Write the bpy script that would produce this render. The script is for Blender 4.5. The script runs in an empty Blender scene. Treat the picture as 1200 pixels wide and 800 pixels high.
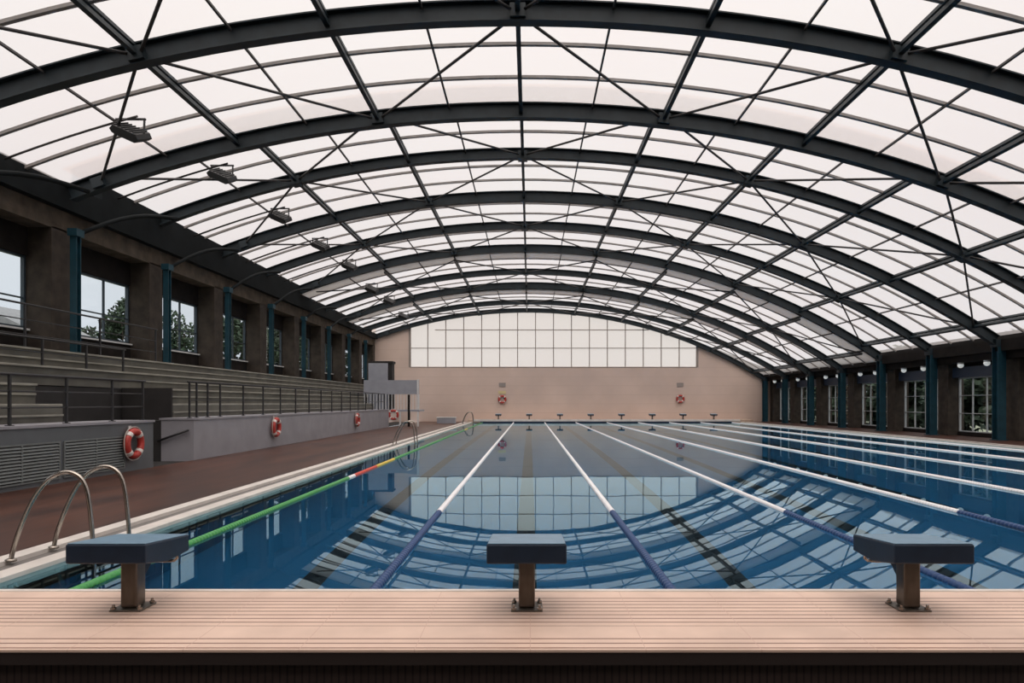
import bpy, math, random
from mathutils import Vector, Matrix
random.seed(7)
sc = bpy.context.scene
COL = sc.collection
CAMZ = 1.58            # eye height above the water (water z = 0)
S = 4.75               # arch spacing
def AY(n): return 14.06 + (n - 1) * S      # depth of arch n

# ------------------------------------------------------------------ materials
def mat(name, col, rough=0.6, metal=0.0, var=0.0, scale=4.0, bump=0.0, spec=0.5, stretch=None, col2=None):
    m = bpy.data.materials.new(name); m.use_nodes = True
    nt = m.node_tree; b = nt.nodes['Principled BSDF']
    b.inputs['Base Color'].default_value = (*col, 1)
    b.inputs['Roughness'].default_value = rough
    b.inputs['Metallic'].default_value = metal
    b.inputs['Specular IOR Level'].default_value = spec
    if var or bump or col2:
        tc = nt.nodes.new('ShaderNodeTexCoord')
        mp = nt.nodes.new('ShaderNodeMapping')
        if stretch: mp.inputs['Scale'].default_value = stretch
        nt.links.new(tc.outputs['Object'], mp.inputs['Vector'])
        n = nt.nodes.new('ShaderNodeTexNoise'); n.inputs['Scale'].default_value = scale
        n.inputs['Detail'].default_value = 5
        nt.links.new(mp.outputs['Vector'], n.inputs['Vector'])
        if var or col2:
            r = nt.nodes.new('ShaderNodeValToRGB')
            lo = tuple(c * (1 - var) for c in col); hi = tuple(min(1, c * (1 + var)) for c in col)
            if col2: lo, hi = col, col2
            r.color_ramp.elements[0].position = 0.32; r.color_ramp.elements[1].position = 0.68
            r.color_ramp.elements[0].color = (*lo, 1); r.color_ramp.elements[1].color = (*hi, 1)
            nt.links.new(n.outputs['Fac'], r.inputs['Fac'])
            nt.links.new(r.outputs['Color'], b.inputs['Base Color'])
        if bump:
            bp = nt.nodes.new('ShaderNodeBump'); bp.inputs['Strength'].default_value = bump
            bp.inputs['Distance'].default_value = 0.02
            nt.links.new(n.outputs['Fac'], bp.inputs['Height'])
            nt.links.new(bp.outputs['Normal'], b.inputs['Normal'])
    return m

def wave_lines(m, axis, period, depth_col, width=0.12, bump=0.4, mask=None):
    """dark grooves along one object axis; mask=(lo,hi) leaves a plain band"""
    nt = m.node_tree; b = nt.nodes['Principled BSDF']
    tc = nt.nodes.new('ShaderNodeTexCoord'); sx = nt.nodes.new('ShaderNodeSeparateXYZ')
    nt.links.new(tc.outputs['Object'], sx.inputs[0])
    def mth(op, a, bb=None):
        n = nt.nodes.new('ShaderNodeMath'); n.operation = op
        for i, v in enumerate((a, bb)):
            if v is None: continue
            if isinstance(v, (int, float)): n.inputs[i].default_value = v
            else: nt.links.new(v, n.inputs[i])
        return n.outputs[0]
    u = sx.outputs[axis]
    fr = mth('FRACT', mth('DIVIDE', u, period))
    g = mth('LESS_THAN', fr, width)
    if mask:
        for lo, hi in mask:
            inside = mth('MULTIPLY', mth('GREATER_THAN', u, lo), mth('LESS_THAN', u, hi))
            g = mth('MULTIPLY', g, mth('SUBTRACT', 1.0, inside))
    old = b.inputs['Base Color'].links[0].from_socket if b.inputs['Base Color'].links else None
    mx = nt.nodes.new('ShaderNodeMix'); mx.data_type = 'RGBA'
    nt.links.new(g, mx.inputs['Factor'])
    if old: nt.links.new(old, mx.inputs['A'])
    else: mx.inputs['A'].default_value = b.inputs['Base Color'].default_value
    mx.inputs['B'].default_value = (*depth_col, 1)
    nt.links.new(mx.outputs['Result'], b.inputs['Base Color'])
    return m

M = {}
M['steel'] = mat('steel_paint', (0.011, 0.019, 0.024), 0.5, 0.0, 0.25, 3, 0, 0.35)
M['steel_blue'] = mat('blue_steel_paint', (0.009, 0.044, 0.064), 0.5, 0, 0.2, 3, 0, 0.3)
M['bar'] = mat('glazing_bar_paint', (0.22, 0.205, 0.195), 0.5, 0, 0.15, 3)
M['rod'] = mat('rod_steel', (0.04, 0.036, 0.036), 0.6)
M['fascia'] = mat('fascia_sheet', (0.62, 0.615, 0.60), 0.55, 0, 0.12, 2)
M['concrete'] = mat('concrete', (0.045, 0.034, 0.026), 0.9, 0, 0.35, 3, 0.3)
M['eave'] = mat('eave_dark', (0.010, 0.012, 0.013), 0.8, 0, 0.2, 2, 0, 0.1)
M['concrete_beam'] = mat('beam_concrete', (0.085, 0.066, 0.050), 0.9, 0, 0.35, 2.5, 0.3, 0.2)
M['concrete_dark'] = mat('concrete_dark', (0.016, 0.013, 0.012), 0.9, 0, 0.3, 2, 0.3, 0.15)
M['bleacher'] = mat('bleacher_concrete', (0.105, 0.10, 0.085), 0.85, 0, 0.25, 1.3, 0.2)
M['seat'] = mat('seat_slab_concrete', (0.26, 0.25, 0.215), 0.8, 0, 0.2, 1.5)
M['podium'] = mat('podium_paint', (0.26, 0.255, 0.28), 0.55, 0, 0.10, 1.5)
M['podium_near'] = mat('podium_paint_shaded', (0.10, 0.11, 0.12), 0.55, 0, 0.12, 1.5)  # podium tone with the darker falloff at the left edge painted in
M['louver'] = mat('louver_metal', (0.15, 0.165, 0.165), 0.5, 0.1, 0.1, 5)
M['void'] = mat('void_dark', (0.018, 0.016, 0.016), 0.8, 0, 0.2, 2)  # near-black that carries the passage's missing light in its colour
M['rail'] = mat('railing_paint', (0.018, 0.018, 0.02), 0.5)
M['white'] = mat('white_paint', (0.62, 0.62, 0.62), 0.5, 0, 0.06, 3)
M['chrome'] = mat('polished_steel', (0.40, 0.36, 0.32), 0.22, 1.0)
M['gate_white'] = mat('pale_sheet', (0.30, 0.31, 0.35), 0.5, 0, 0.08, 2)
M['orange'] = mat('ring_orange', (0.40, 0.035, 0.026), 0.45, 0, 0.12, 8)
M['ring_white'] = mat('ring_white', (0.65, 0.60, 0.57), 0.5)
M['rope_cord'] = mat('cord', (0.45, 0.40, 0.36), 0.8)
M['strip'] = mat('white_coping_tile', (0.66, 0.62, 0.58), 0.4, 0, 0.10, 3)
M['grate'] = wave_lines(mat('gutter_grating', (0.20, 0.18, 0.17), 0.5), 1, 0.03, (0.05, 0.05, 0.05), 0.35)
M['deck'] = mat('wet_brown_deck', (0.030, 0.0095, 0.0055), 0.40, 0, 0, 1.7, 0.15, 0.5, (1, .22, 1), (0.088, 0.032, 0.018))
M['deck'] = wave_lines(M['deck'], 0, 0.30, (0.03, 0.012, 0.009), 0.05)
M['deck_pale'] = mat('far_deck_tile', (0.48, 0.36, 0.28), 0.5, 0, 0.12, 3)
M['end_tile'] = mat('grooved_pink_tile', (0.68, 0.505, 0.41), 0.48, 0, 0.10, 2.2, 0.05)
M['end_tile'] = wave_lines(M['end_tile'], 1, 0.072, (0.26, 0.15, 0.115), 0.24, mask=[(3.84, 4.04), (4.66, 4.80), (3.6, 3.665)])
M['end_tile'] = wave_lines(M['end_tile'], 0, 0.62, (0.55, 0.37, 0.30), 0.006)
M['face_tile'] = wave_lines(mat('shaded_ribbed_tile', (0.040, 0.026, 0.023), 0.5, 0, 0.2, 4), 0, 0.040, (0.012, 0.008, 0.008), 0.25)  # dark brown carries the shade of a face turned from the light
M['lip'] = mat('shaded_lip', (0.025, 0.017, 0.015), 0.6)  # near-black stands in for the shadow under the deck overhang
M['near_floor'] = mat('near_floor', (0.05, 0.04, 0.035), 0.6, 0, 0.2, 2)
M['tile_blue'] = mat('pool_tile_blue', (0.030, 0.155, 0.285), 0.35, 0, 0.10, 0.35)
M['tile_line'] = mat('lane_line_tile', (0.022, 0.016, 0.015), 0.4, 0, 0.15, 2)
M['ledge'] = mat('overflow_ledge_tile', (0.24, 0.31, 0.29), 0.35, 0, 0.1, 3)
M['navy'] = mat('navy_touch_panel', (0.018, 0.03, 0.055), 0.5)
M['far_wall'] = mat('pink_wall', (0.585, 0.455, 0.39), 0.75, 0, 0.07, 0.4)
M['far_wall'] = wave_lines(M['far_wall'], 2, 0.75, (0.50, 0.38, 0.32), 0.03)
M['far_frame'] = mat('gable_frame', (0.25, 0.21, 0.185), 0.6)
M['float_white'] = mat('float_white', (0.80, 0.80, 0.82), 0.35)
M['float_blue'] = mat('float_navy', (0.008, 0.045, 0.15), 0.4)
M['float_green'] = mat('float_green', (0.05, 0.28, 0.07), 0.35)
M['float_red'] = mat('float_red', (0.55, 0.055, 0.025), 0.35)
M['float_yellow'] = mat('float_yellow', (0.62, 0.47, 0.06), 0.35)
M['block_body'] = mat('block_shaded_blue', (0.010, 0.022, 0.044), 0.5, 0, 0.15, 8)  # darkened so the near faces carry their shade in the colour
M['block_top_lit'] = mat('block_lit_blue', (0.15, 0.26, 0.36), 0.36, 0, 0.10, 14, 0.15, 0.6)  # lighter than the body: light falling on the tops is painted in
M['block_post'] = mat('stained_steel_post', (0.075, 0.056, 0.042), 0.3, 0.6, 0, 5, 0, 0.5, (1, 1, .4), (0.20, 0.175, 0.15))
M['plate'] = mat('base_plate_steel', (0.14, 0.12, 0.10), 0.45, 0.5, 0.2, 6)
M['lamp_body'] = mat('floodlight_body', (0.02, 0.02, 0.022), 0.5)
M['lamp_glass'] = mat('floodlight_glass', (0.12, 0.12, 0.13), 0.1)
M['frame_blue'] = mat('window_frame_blue', (0.030, 0.045, 0.06), 0.45)
M['frame_pale'] = mat('window_frame_pale', (0.40, 0.41, 0.42), 0.5)
M['panel_blue'] = mat('lintel_blue', (0.015, 0.030, 0.060), 0.5)
M['leaf'] = mat('leaf_green', (0.016, 0.034, 0.013), 0.75, 0, 0.5, 1.5)
M['bark'] = mat('bark', (0.06, 0.045, 0.035), 0.9, 0, 0.3, 5)
M['ground'] = mat('outdoor_ground', (0.14, 0.15, 0.10), 0.9, 0, 0.3, 0.3)
M['house'] = mat('house_render', (0.42, 0.43, 0.44), 0.8, 0, 0.08, 1)
M['house_roof'] = mat('house_roof', (0.17, 0.17, 0.175), 0.8, 0, 0.15, 3)
M['sign'] = mat('sign_grey', (0.28, 0.24, 0.22), 0.6)
M['sign_yellow'] = mat('sign_pale_yellow', (0.62, 0.52, 0.28), 0.6)

def sheet_material(name, trans, refl, clear, warm=0.06):
    """translucent roof sheet: sky light diffuses through"""
    m = bpy.data.materials.new(name); m.use_nodes = True
    nt = m.node_tree; nt.nodes.clear()
    out = nt.nodes.new('ShaderNodeOutputMaterial')
    t = nt.nodes.new('ShaderNodeBsdfTranslucent'); d = nt.nodes.new('ShaderNodeBsdfDiffuse')
    a = nt.nodes.new('ShaderNodeAddShader'); a2 = nt.nodes.new('ShaderNodeAddShader')
    tp = nt.nodes.new('ShaderNodeBsdfTransparent'); tp.inputs[0].default_value = (*clear, 1)
    tc = nt.nodes.new('ShaderNodeTexCoord'); n = nt.nodes.new('ShaderNodeTexNoise')
    n.inputs['Scale'].default_value = 0.12; n.inputs['Detail'].default_value = 2
    nt.links.new(tc.outputs['Object'], n.inputs['Vector'])
    r = nt.nodes.new('ShaderNodeValToRGB')
    r.color_ramp.elements[0].position = .35; r.color_ramp.elements[1].position = .65
    r.color_ramp.elements[0].color = (trans[0], trans[1] * (1 - warm), trans[2] * (1 - warm), 1)
    r.color_ramp.elements[1].color = (*trans, 1)
    nt.links.new(n.outputs['Fac'], r.inputs['Fac']); nt.links.new(r.outputs['Color'], t.inputs['Color'])
    d.inputs['Color'].default_value = (*refl, 1)
    nt.links.new(t.outputs[0], a.inputs[0]); nt.links.new(d.outputs[0], a.inputs[1])
    nt.links.new(a.outputs[0], a2.inputs[0]); nt.links.new(tp.outputs[0], a2.inputs[1]); nt.links.new(a2.outputs[0], out.inputs[0])
    return m
M['sheet'] = sheet_material('roof_sheet', (0.15, 0.143, 0.14), (0.10, 0.10, 0.10), (0.54, 0.502, 0.488))
M['sheet_double'] = sheet_material('doubled_roof_sheet', (0.13, 0.127, 0.125), (0.40, 0.40, 0.39), (0.24, 0.235, 0.23))
M['gable_sheet'] = sheet_material('gable_sheet', (0.22, 0.205, 0.19), (0.10, 0.10, 0.10), (0.60, 0.53, 0.47), 0.03)

def glass_mat():
    m = bpy.data.materials.new('window_glass'); m.use_nodes = True
    nt = m.node_tree; nt.nodes.clear()
    out = nt.nodes.new('ShaderNodeOutputMaterial')
    t = nt.nodes.new('ShaderNodeBsdfTransparent'); t.inputs[0].default_value = (0.90, 0.92, 0.93, 1)
    g = nt.nodes.new('ShaderNodeBsdfGlossy'); g.inputs['Roughness'].default_value = 0.02
    lw = nt.nodes.new('ShaderNodeLayerWeight'); f = nt.nodes.new('ShaderNodeMath'); f.operation = 'POWER'; f.inputs[1].default_value = 5
    nt.links.new(lw.outputs['Facing'], f.inputs[0])
    x = nt.nodes.new('ShaderNodeMixShader')
    nt.links.new(f.outputs[0], x.inputs[0]); nt.links.new(t.outputs[0], x.inputs[1]); nt.links.new(g.outputs[0], x.inputs[2])
    nt.links.new(x.outputs[0], out.inputs[0]); return m
M['glass'] = glass_mat()

def water_mat():
    m = bpy.data.materials.new('pool_water'); m.use_nodes = True
    nt = m.node_tree; nt.nodes.clear()
    out = nt.nodes.new('ShaderNodeOutputMaterial')
    rf = nt.nodes.new('ShaderNodeBsdfRefraction'); rf.inputs['IOR'].default_value = 1.33; rf.inputs['Roughness'].default_value = 0
    rf.inputs['Color'].default_value = (0.66, 0.86, 0.97, 1)
    g = nt.nodes.new('ShaderNodeBsdfGlossy'); g.inputs['Roughness'].default_value = 0.0
    g.inputs['Color'].default_value = (0.71, 0.92, 0.99, 1)
    f = nt.nodes.new('ShaderNodeFresnel'); f.inputs['IOR'].default_value = 1.33
    x = nt.nodes.new('ShaderNodeMixShader')
    tc = nt.nodes.new('ShaderNodeTexCoord'); mp = nt.nodes.new('ShaderNodeMapping')
    mp.inputs['Scale'].default_value = (1, .6, 1)
    n = nt.nodes.new('ShaderNodeTexNoise'); n.inputs['Scale'].default_value = 0.9; n.inputs['Detail'].default_value = 1
    b = nt.nodes.new('ShaderNodeBump'); b.inputs['Strength'].default_value = 0.05; b.inputs['Distance'].default_value = 0.03
    nt.links.new(tc.outputs['Object'], mp.inputs[0]); nt.links.new(mp.outputs[0], n.inputs['Vector'])
    nt.links.new(n.outputs['Fac'], b.inputs['Height'])
    for s in (rf, g, f): nt.links.new(b.outputs[0], s.inputs['Normal'])
    nt.links.new(f.outputs[0], x.inputs[0]); nt.links.new(rf.outputs[0], x.inputs[1]); nt.links.new(g.outputs[0], x.inputs[2])
    nt.links.new(x.outputs[0], out.inputs[0]); return m
M['water'] = water_mat()

# ------------------------------------------------------------------ mesh builder
class MB:
    def __init__(s): s.v = []; s.f = []; s.sm = []
    def poly(s, pts, faces, smooth=False):
        o = len(s.v); s.v += [tuple(p) for p in pts]
        for f in faces: s.f.append(tuple(i + o for i in f)); s.sm.append(smooth)
        return s
    def box(s, x0, x1, y0, y1, z0, z1):
        p = [(x0,y0,z0),(x1,y0,z0),(x1,y1,z0),(x0,y1,z0),(x0,y0,z1),(x1,y0,z1),(x1,y1,z1),(x0,y1,z1)]
        return s.poly(p, [(3,2,1,0),(4,5,6,7),(0,1,5,4),(1,2,6,5),(2,3,7,6),(3,0,4,7)])
    def prism(s, prof, axis, a, b):
        """extrude a 2-D polygon along axis 0/1/2 from a to b"""
        n = len(prof); P = []
        for t in (a, b):
            for (u, w) in prof:
                P.append((t, u, w) if axis == 0 else (u, t, w) if axis == 1 else (u, w, t))
        F = [tuple(range(n - 1, -1, -1)), tuple(range(n, 2 * n))]
        F += [(i, (i + 1) % n, n + (i + 1) % n, n + i) for i in range(n)]
        return s.poly(P, F)
    def bar(s, p, q, w, h, up=(0, 0, 1)):
        p, q = Vector(p), Vector(q); d = (q - p).normalized(); up = Vector(up)
        if abs(d.dot(up)) > .99: up = Vector((0, 1, 0))
        r = d.cross(up).normalized() * w / 2; u = r.cross(d).normalized() * h / 2
        P = [p - r - u, p + r - u, p + r + u, p - r + u, q - r - u, q + r - u, q + r + u, q - r + u]
        return s.poly(P, [(3,2,1,0),(4,5,6,7),(0,1,5,4),(1,2,6,5),(2,3,7,6),(3,0,4,7)])
    def sweep(s, frames, prof, smooth=False, caps=True, closed=False):
        """frames: list of (origin, axis_u, axis_w)"""
        n = len(prof); o = []
        for (c, a, b) in frames:
            o += [Vector(c) + Vector(a) * u + Vector(b) * w for (u, w) in prof]
        k = len(frames); F = []
        for i in range(k if closed else k - 1):
            j = (i + 1) % k
            F += [(i*n + t, i*n + (t+1) % n, j*n + (t+1) % n, j*n + t) for t in range(n)]
        if caps and not closed:
            F += [tuple(range(n - 1, -1, -1)), tuple((k - 1) * n + t for t in range(n))]
        return s.poly(o, F, smooth)
    def tube(s, pts, r, n=8, smooth=True, closed=False):
        pts = [Vector(p) for p in pts]; fr = []; k = len(pts); prev = None
        for i, p in enumerate(pts):
            if closed: d = (pts[(i+1) % k] - pts[i-1]).normalized()
            else: d = (pts[min(i+1, k-1)] - pts[max(i-1, 0)]).normalized()
            ref = prev if prev is not None else (Vector((0,0,1)) if abs(d.z) < .9 else Vector((1,0,0)))
            a = (ref - d * ref.dot(d)).normalized(); b = d.cross(a); prev = a
            fr.append((p, a, b))
        prof = [(math.cos(2*math.pi*t/n)*r, math.sin(2*math.pi*t/n)*r) for t in range(n)]
        return s.sweep(fr, prof, smooth, True, closed)
    def lathe(s, base, axis, prof, n=12, smooth=True):
        """prof: list of (distance along axis, radius)"""
        ax = Vector(axis).normalized(); ref = Vector((0,0,1)) if abs(ax.z) < .9 else Vector((1,0,0))
        a = ref.cross(ax).normalized(); b = ax.cross(a); P = []; F = []
        for (t, r) in prof:
            for i in range(n):
                an = 2*math.pi*i/n
                P.append(Vector(base) + ax*t + (a*math.cos(an) + b*math.sin(an))*r)
        for k in range(len(prof) - 1):
            F += [(k*n+i, k*n+(i+1)%n, (k+1)*n+(i+1)%n, (k+1)*n+i) for i in range(n)]
        F += [tuple(range(n-1,-1,-1)), tuple((len(prof)-1)*n+i for i in range(n))]
        return s.poly(P, F, smooth)
    def build(s, name, m, parent=None, bevel=0.0, loc=None):
        me = bpy.data.meshes.new(name); me.from_pydata(s.v, [], s.f); me.update()
        for p, q in zip(me.polygons, s.sm): p.use_smooth = q
        me.materials.append(m)
        o = bpy.data.objects.new(name, me); COL.objects.link(o)
        if parent: o.parent = parent
        if loc: o.location = loc
        if bevel:
            b = o.modifiers.new('bevel', 'BEVEL'); b.width = bevel; b.segments = 2; b.limit_method = 'ANGLE'
        return o

def tag(o, label=None, cat=None, group=None, kind=None):
    if label: o['label'] = label
    if cat: o['category'] = cat
    if group: o['group'] = group
    if kind: o['kind'] = kind
    return o
def thing(name, label, cat, loc=(0,0,0), rz=0, group=None):
    o = bpy.data.objects.new(name, None); COL.objects.link(o)
    o.location = loc; o.rotation_euler = (0, 0, rz); o.empty_display_size = .2
    return tag(o, label, cat, group)
def struct(o, label, cat): return tag(o, label, cat, None, 'structure')
def dup(root, loc, rz, label):
    r = root.copy(); COL.objects.link(r); r.location = loc; r.rotation_euler = (0,0,rz); r['label'] = label
    for ch in list(root.children):
        c = ch.copy(); COL.objects.link(c); c.parent = r
        for g in list(ch.children):
            d = g.copy(); COL.objects.link(d); d.parent = c
    return r
ORD = ['first','second','third','fourth','fifth','sixth','seventh','eighth','ninth','tenth','eleventh','twelfth']

# ------------------------------------------------------------------ roof sections
XC = -0.25
#        crown(top above eye)  R     left X    right X
SEC = {1: (8.27, 35.3, -12.75, 19.45), 2: (8.79, 35.3, -12.90, 19.45),
       3: (8.38, 35.1, -12.90, 19.45), 4: (7.885, 37.5, -12.90, 19.45)}
def sec_of_bay(n): return 1 if n < 2 else 2 if n < 6 else 3 if n < 8 else 4
def sec_of_arch(n): return 1 if n <= 2 else 2 if n <= 6 else 3 if n <= 8 else 4
def P(sec, th, off, y):
    c, R, _, _ = SEC[sec]
    return Vector((XC + (R - off) * math.sin(th), y, CAMZ + c - R + (R - off) * math.cos(th)))
def th_x(sec, x, off=0):
    c, R, _, _ = SEC[sec]; return math.asin((x - XC) / (R - off))
DTH = 3.96 / 35.3
def node_th(sec, j): return DTH * j * 35.3 / SEC[sec][1]
def arc(sec, off, y, n=40, a=None, b=None):
    a = th_x(sec, SEC[sec][2]) if a is None else a
    b = th_x(sec, SEC[sec][3]) if b is None else b
    return [(P(sec, a + (b - a) * i / n, off, y), a + (b - a) * i / n) for i in range(n + 1)]
def arc_sweep(mb, sec, off, y, prof, n=40, a=None, b=None):
    fr = []
    for p, t in arc(sec, off, y, n, a, b):
        fr.append((p, Vector((0, 1, 0)), Vector((math.sin(t), 0, math.cos(t)))))
    mb.sweep(fr, prof)
def i_prof(w, d, tf=.03, tw=.016):
    W, T = w/2, tw/2
    return [(-W,-d),(W,-d),(W,-d+tf),(T,-d+tf),(T,-tf),(W,-tf),(W,0),(-W,0),(-W,-tf),(-T,-tf),(-T,-d+tf),(-W,-d+tf)]

Y_BACK, Y_FAR = -4.94, AY(10) + .1     # gable stands at 56.9
# arches 1..10 as things, the ones behind / above the camera as setting
names = {1:'nearest', 10:'farthest'}
for n in range(-3, 11):
    sec = sec_of_arch(n)
    mb = MB(); d = .43 if n in (-3,-2,-1,0,1,2,4,6,8) else .36
    arc_sweep(mb, sec, .02, AY(n) - (.12 if n == 10 else 0), i_prof(.26, d), 48)
    if n >= 1:
        root = thing('roof_arch', None, 'roof arch', (0, AY(n), 0))
        o = mb.build('arch_beam', M['steel'], root); o.location = (0, -AY(n), 0)
        lab = ('dark steel roof arch nearest the camera, crossing the top of the picture' if n == 1 else
               'last dark steel roof arch, running along the top of the far gable wall' if n == 10 else
               '%s dark steel roof arch counted from the camera' % ORD[n-1])
        if n in (6, 8): lab += ', with a grey fascia hanging behind it'
        root['label'] = lab
        # gusset plates where purlins and rods meet the arch
        for j in range(-3, 6):
            if (n + j) % 2 == 1 and j < 5:
                t = node_th(sec, j); c = P(sec, t, .24, 0); u = Vector((math.cos(t), 0, -math.sin(t))); w = Vector((math.sin(t), 0, math.cos(t)))
                g = MB(); pts = []
                for yy in (-.20, .20):
                    for (a_, b_) in ((-.16,-.17),(.16,-.17),(.16,.10),(-.16,.10)):
                        pts.append(c + u*a_ + w*b_ + Vector((0, yy - (.12 if n == 10 else 0), 0)))
                g.poly(pts, [(3,2,1,0),(4,5,6,7),(0,1,5,4),(1,2,6,5),(2,3,7,6),(3,0,4,7)])
                g.build('gusset_plate', M['steel'], root)
    else:
        struct(mb.build('ceiling_beam', M['steel']), 'steel roof arch behind the picture, above the camera', 'beam')

# translucent sheets and glazing bars, bay by bay
BAYNAME = lambda n: ('over the camera before the nearest arch' if n < 1 else 'between the %s and %s arches from the camera' % (ORD[n-1], ORD[n]))
for n in range(-3, 10):
    sec = sec_of_bay(n); y0, y1 = AY(n), AY(n + 1)
    if n == 9: y1 += .1
    a0, a1 = arc(sec, 0, y0, 60), arc(sec, 0, y1, 60)
    mb = MB(); pts = [p for p, _ in a0] + [p for p, _ in a1]; k = len(a0)
    mb.poly(pts, [(i, i+1, k+i+1, k+i) for i in range(k-1)], True)
    o = mb.build('ceiling', M['sheet'])
    struct(o, 'pale translucent roof sheeting ' + BAYNAME(n), 'ceiling')
    for q in (1, 2):
        mb = MB(); arc_sweep(mb, sec, .015, y0 + S * q / 3, [(-.045,-.07),(.045,-.07),(.045,0),(-.045,0)], 40)
        mb.build('glazing_bar', M['bar'], o)
    if n in (6, 8):                                   # opaque overlap of two roof sections
        mb = MB(); A = arc(sec, .055, y0 + .12, 60); B = arc(sec, .055, y0 + 1.75, 60); kk = len(A); up_ = Vector((0, 0, .03))
        pts = [p for p, _ in A] + [p for p, _ in B]; pts += [p + up_ for p in pts]
        F = [(i+1, i, kk+i, kk+i+1) for i in range(kk-1)] + [(2*kk+i, 2*kk+i+1, 3*kk+i+1, 3*kk+i) for i in range(kk-1)]
        F += [(i, i+1, 2*kk+i+1, 2*kk+i) for i in range(kk-1)] + [(kk+i+1, kk+i, 3*kk+i, 3*kk+i+1) for i in range(kk-1)]
        mb.poly(pts, F, True); mb.build('overlap_band', M['sheet_double'], o)['label'] = 'opaque grey band where two roof sections overlap'
    for j in range(-4, 6):
        t = node_th(sec, j + .5)
        x = P(sec, t, 0, 0).x
        if x < SEC[sec][2] + .3 or x > SEC[sec][3] - .3: continue
        up = (math.sin(t), 0, math.cos(t))
        mb = MB(); mb.bar(P(sec, t, .11, y0 + (1.0 if n == 2 else .05)), P(sec, t, .11, y1 - .05), .045, .06, up)
        mb.build('seam_bar', M['rod'], o)

# fascias closing the steps between roof sections
def fascia(y, hi, lo, label):
    mb = MB(); n = 60
    xl, xr = max(SEC[hi][2], SEC[lo][2]) + .0, 19.45
    A = []; B = []
    for i in range(n + 1):
        x = xl + (xr - xl) * i / n
        A.append(P(hi, th_x(hi, x), 0, y)); B.append(P(lo, th_x(lo, x), .02, y))
    th = Vector((0, .04, 0)); pts = A + B + [p + th for p in A] + [p + th for p in B]; k = n + 1
    F = []
    for i in range(n):
        F += [(i, i+1, k+i+1, k+i), (2*k+i+1, 2*k+i, 3*k+i, 3*k+i+1), (k+i, k+i+1, 3*k+i+1, 3*k+i), (i+1, i, 2*k+i, 2*k+i+1)]
    mb.poly(pts, F)
    struct(mb.build('trim_fascia', M['glass' if (hi, lo) == (2, 1) else 'fascia']), label, 'fascia')
fascia(AY(2) + .16, 2, 1, 'grey fascia rising behind the second roof arch')
fascia(AY(6) + .16, 2, 3, 'grey curved fascia band hanging behind the sixth roof arch')
fascia(AY(8) + .16, 3, 4, 'grey curved fascia band hanging behind the eighth roof arch')

# purlins: one thing per line, upper and lower chord per section
PUR = {-2:'second purlin left of the ridge', -1:'first purlin left of the ridge',
       0:'ridge purlin running along the crown of the roof', 1:'first purlin right of the ridge', 2:'second purlin right of the ridge',
       3:'third purlin right of the ridge', 4:'fourth purlin right of the ridge', 5:'fifth purlin right of the ridge, low by the right eave'}
for j, lab in PUR.items():
    root = thing('roof_purlin', 'long dark steel ' + lab, 'purlin', (0, 0, 0))
    low = MB(); upc = MB(); webs = []
    for n in range(-3, 10):
        sec = sec_of_bay(n); t = node_th(sec, j); up = (math.sin(t), 0, math.cos(t))
        y0, y1 = AY(n), AY(n + 1)
        if n == 2:                                # cranked up from the lower first section
            t1 = node_th(1, j); ym = y0 + 1.0
            low.bar(P(1, t1, .255, y0), P(sec, t, .255, ym), .10, .11, up); upc.bar(P(1, t1, .13, y0), P(sec, t, .07, ym), .08, .09, up)
            y0 = ym
        low.bar(P(sec, t, .255, y0), P(sec, t, .255, y1), .10, .11, up)
        upc.bar(P(sec, t, .07, y0), P(sec, t, .07, y1), .08, .09, up)
        for k in range(1, 4):
            yy = y0 + (y1 - y0) * k / 4
            if n < 0: continue
            web = MB(); webs.append(web); web.bar(P(sec, t, .11, yy), P(sec, t, .21, yy), .03, .05, (0, 1, 0))
    low.build('lower_chord', M['steel'], root); upc.build('upper_chord', M['steel'], root); 
    for web in webs: web.build('chord_spacer', M['steel'], root)

# diagonal brace rods
for n in range(0, 10):
    sec = sec_of_bay(n); rods = []
    for j in range(-3, 6):
        if (n + j) % 2 == 1:
            for dj in (-1, 1):
                if -3 <= j + dj <= 5: rods.append((j, j + dj))
        # rods starting from the far arch are the same set seen from the other end
    def seen(jj, m_):
        p_ = P(sec, node_th(sec, jj), .25, AY(m_)); return -60 < 621 + 800*p_.x/p_.y < 1260 and 472 - 800*(p_.z - CAMZ)/p_.y > -400
    rods = [q_ for q_ in rods if seen(q_[0], n) or seen(q_[1], n+1)]
    rods.sort(key=lambda r: r[0] + r[1])
    for k, (j, q) in enumerate(rods):
        mb = MB(); a = P(1 if n == 2 else sec, node_th(1 if n == 2 else sec, j), .10 if n == 2 else .25, AY(n)); b = P(sec, node_th(sec, q), .25, AY(n+1) - (.1 if n == 9 else 0))
        c = (a + b) / 2; r = .036
        mb.tube([a - c, b - c], r, 6)
        o = mb.build('brace_rod', M['rod'], loc=c)
        tag(o, 'thin %sbrace rod %s, %s from the left' % ('diagonal ' if n else '', 'between %s and %s roof arches' % (ORD[n-1], ORD[n]) if n else 'on camera side of nearest roof arch', ORD[k]), 'brace', 'roof brace rods ' + BAYNAME(n))

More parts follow.
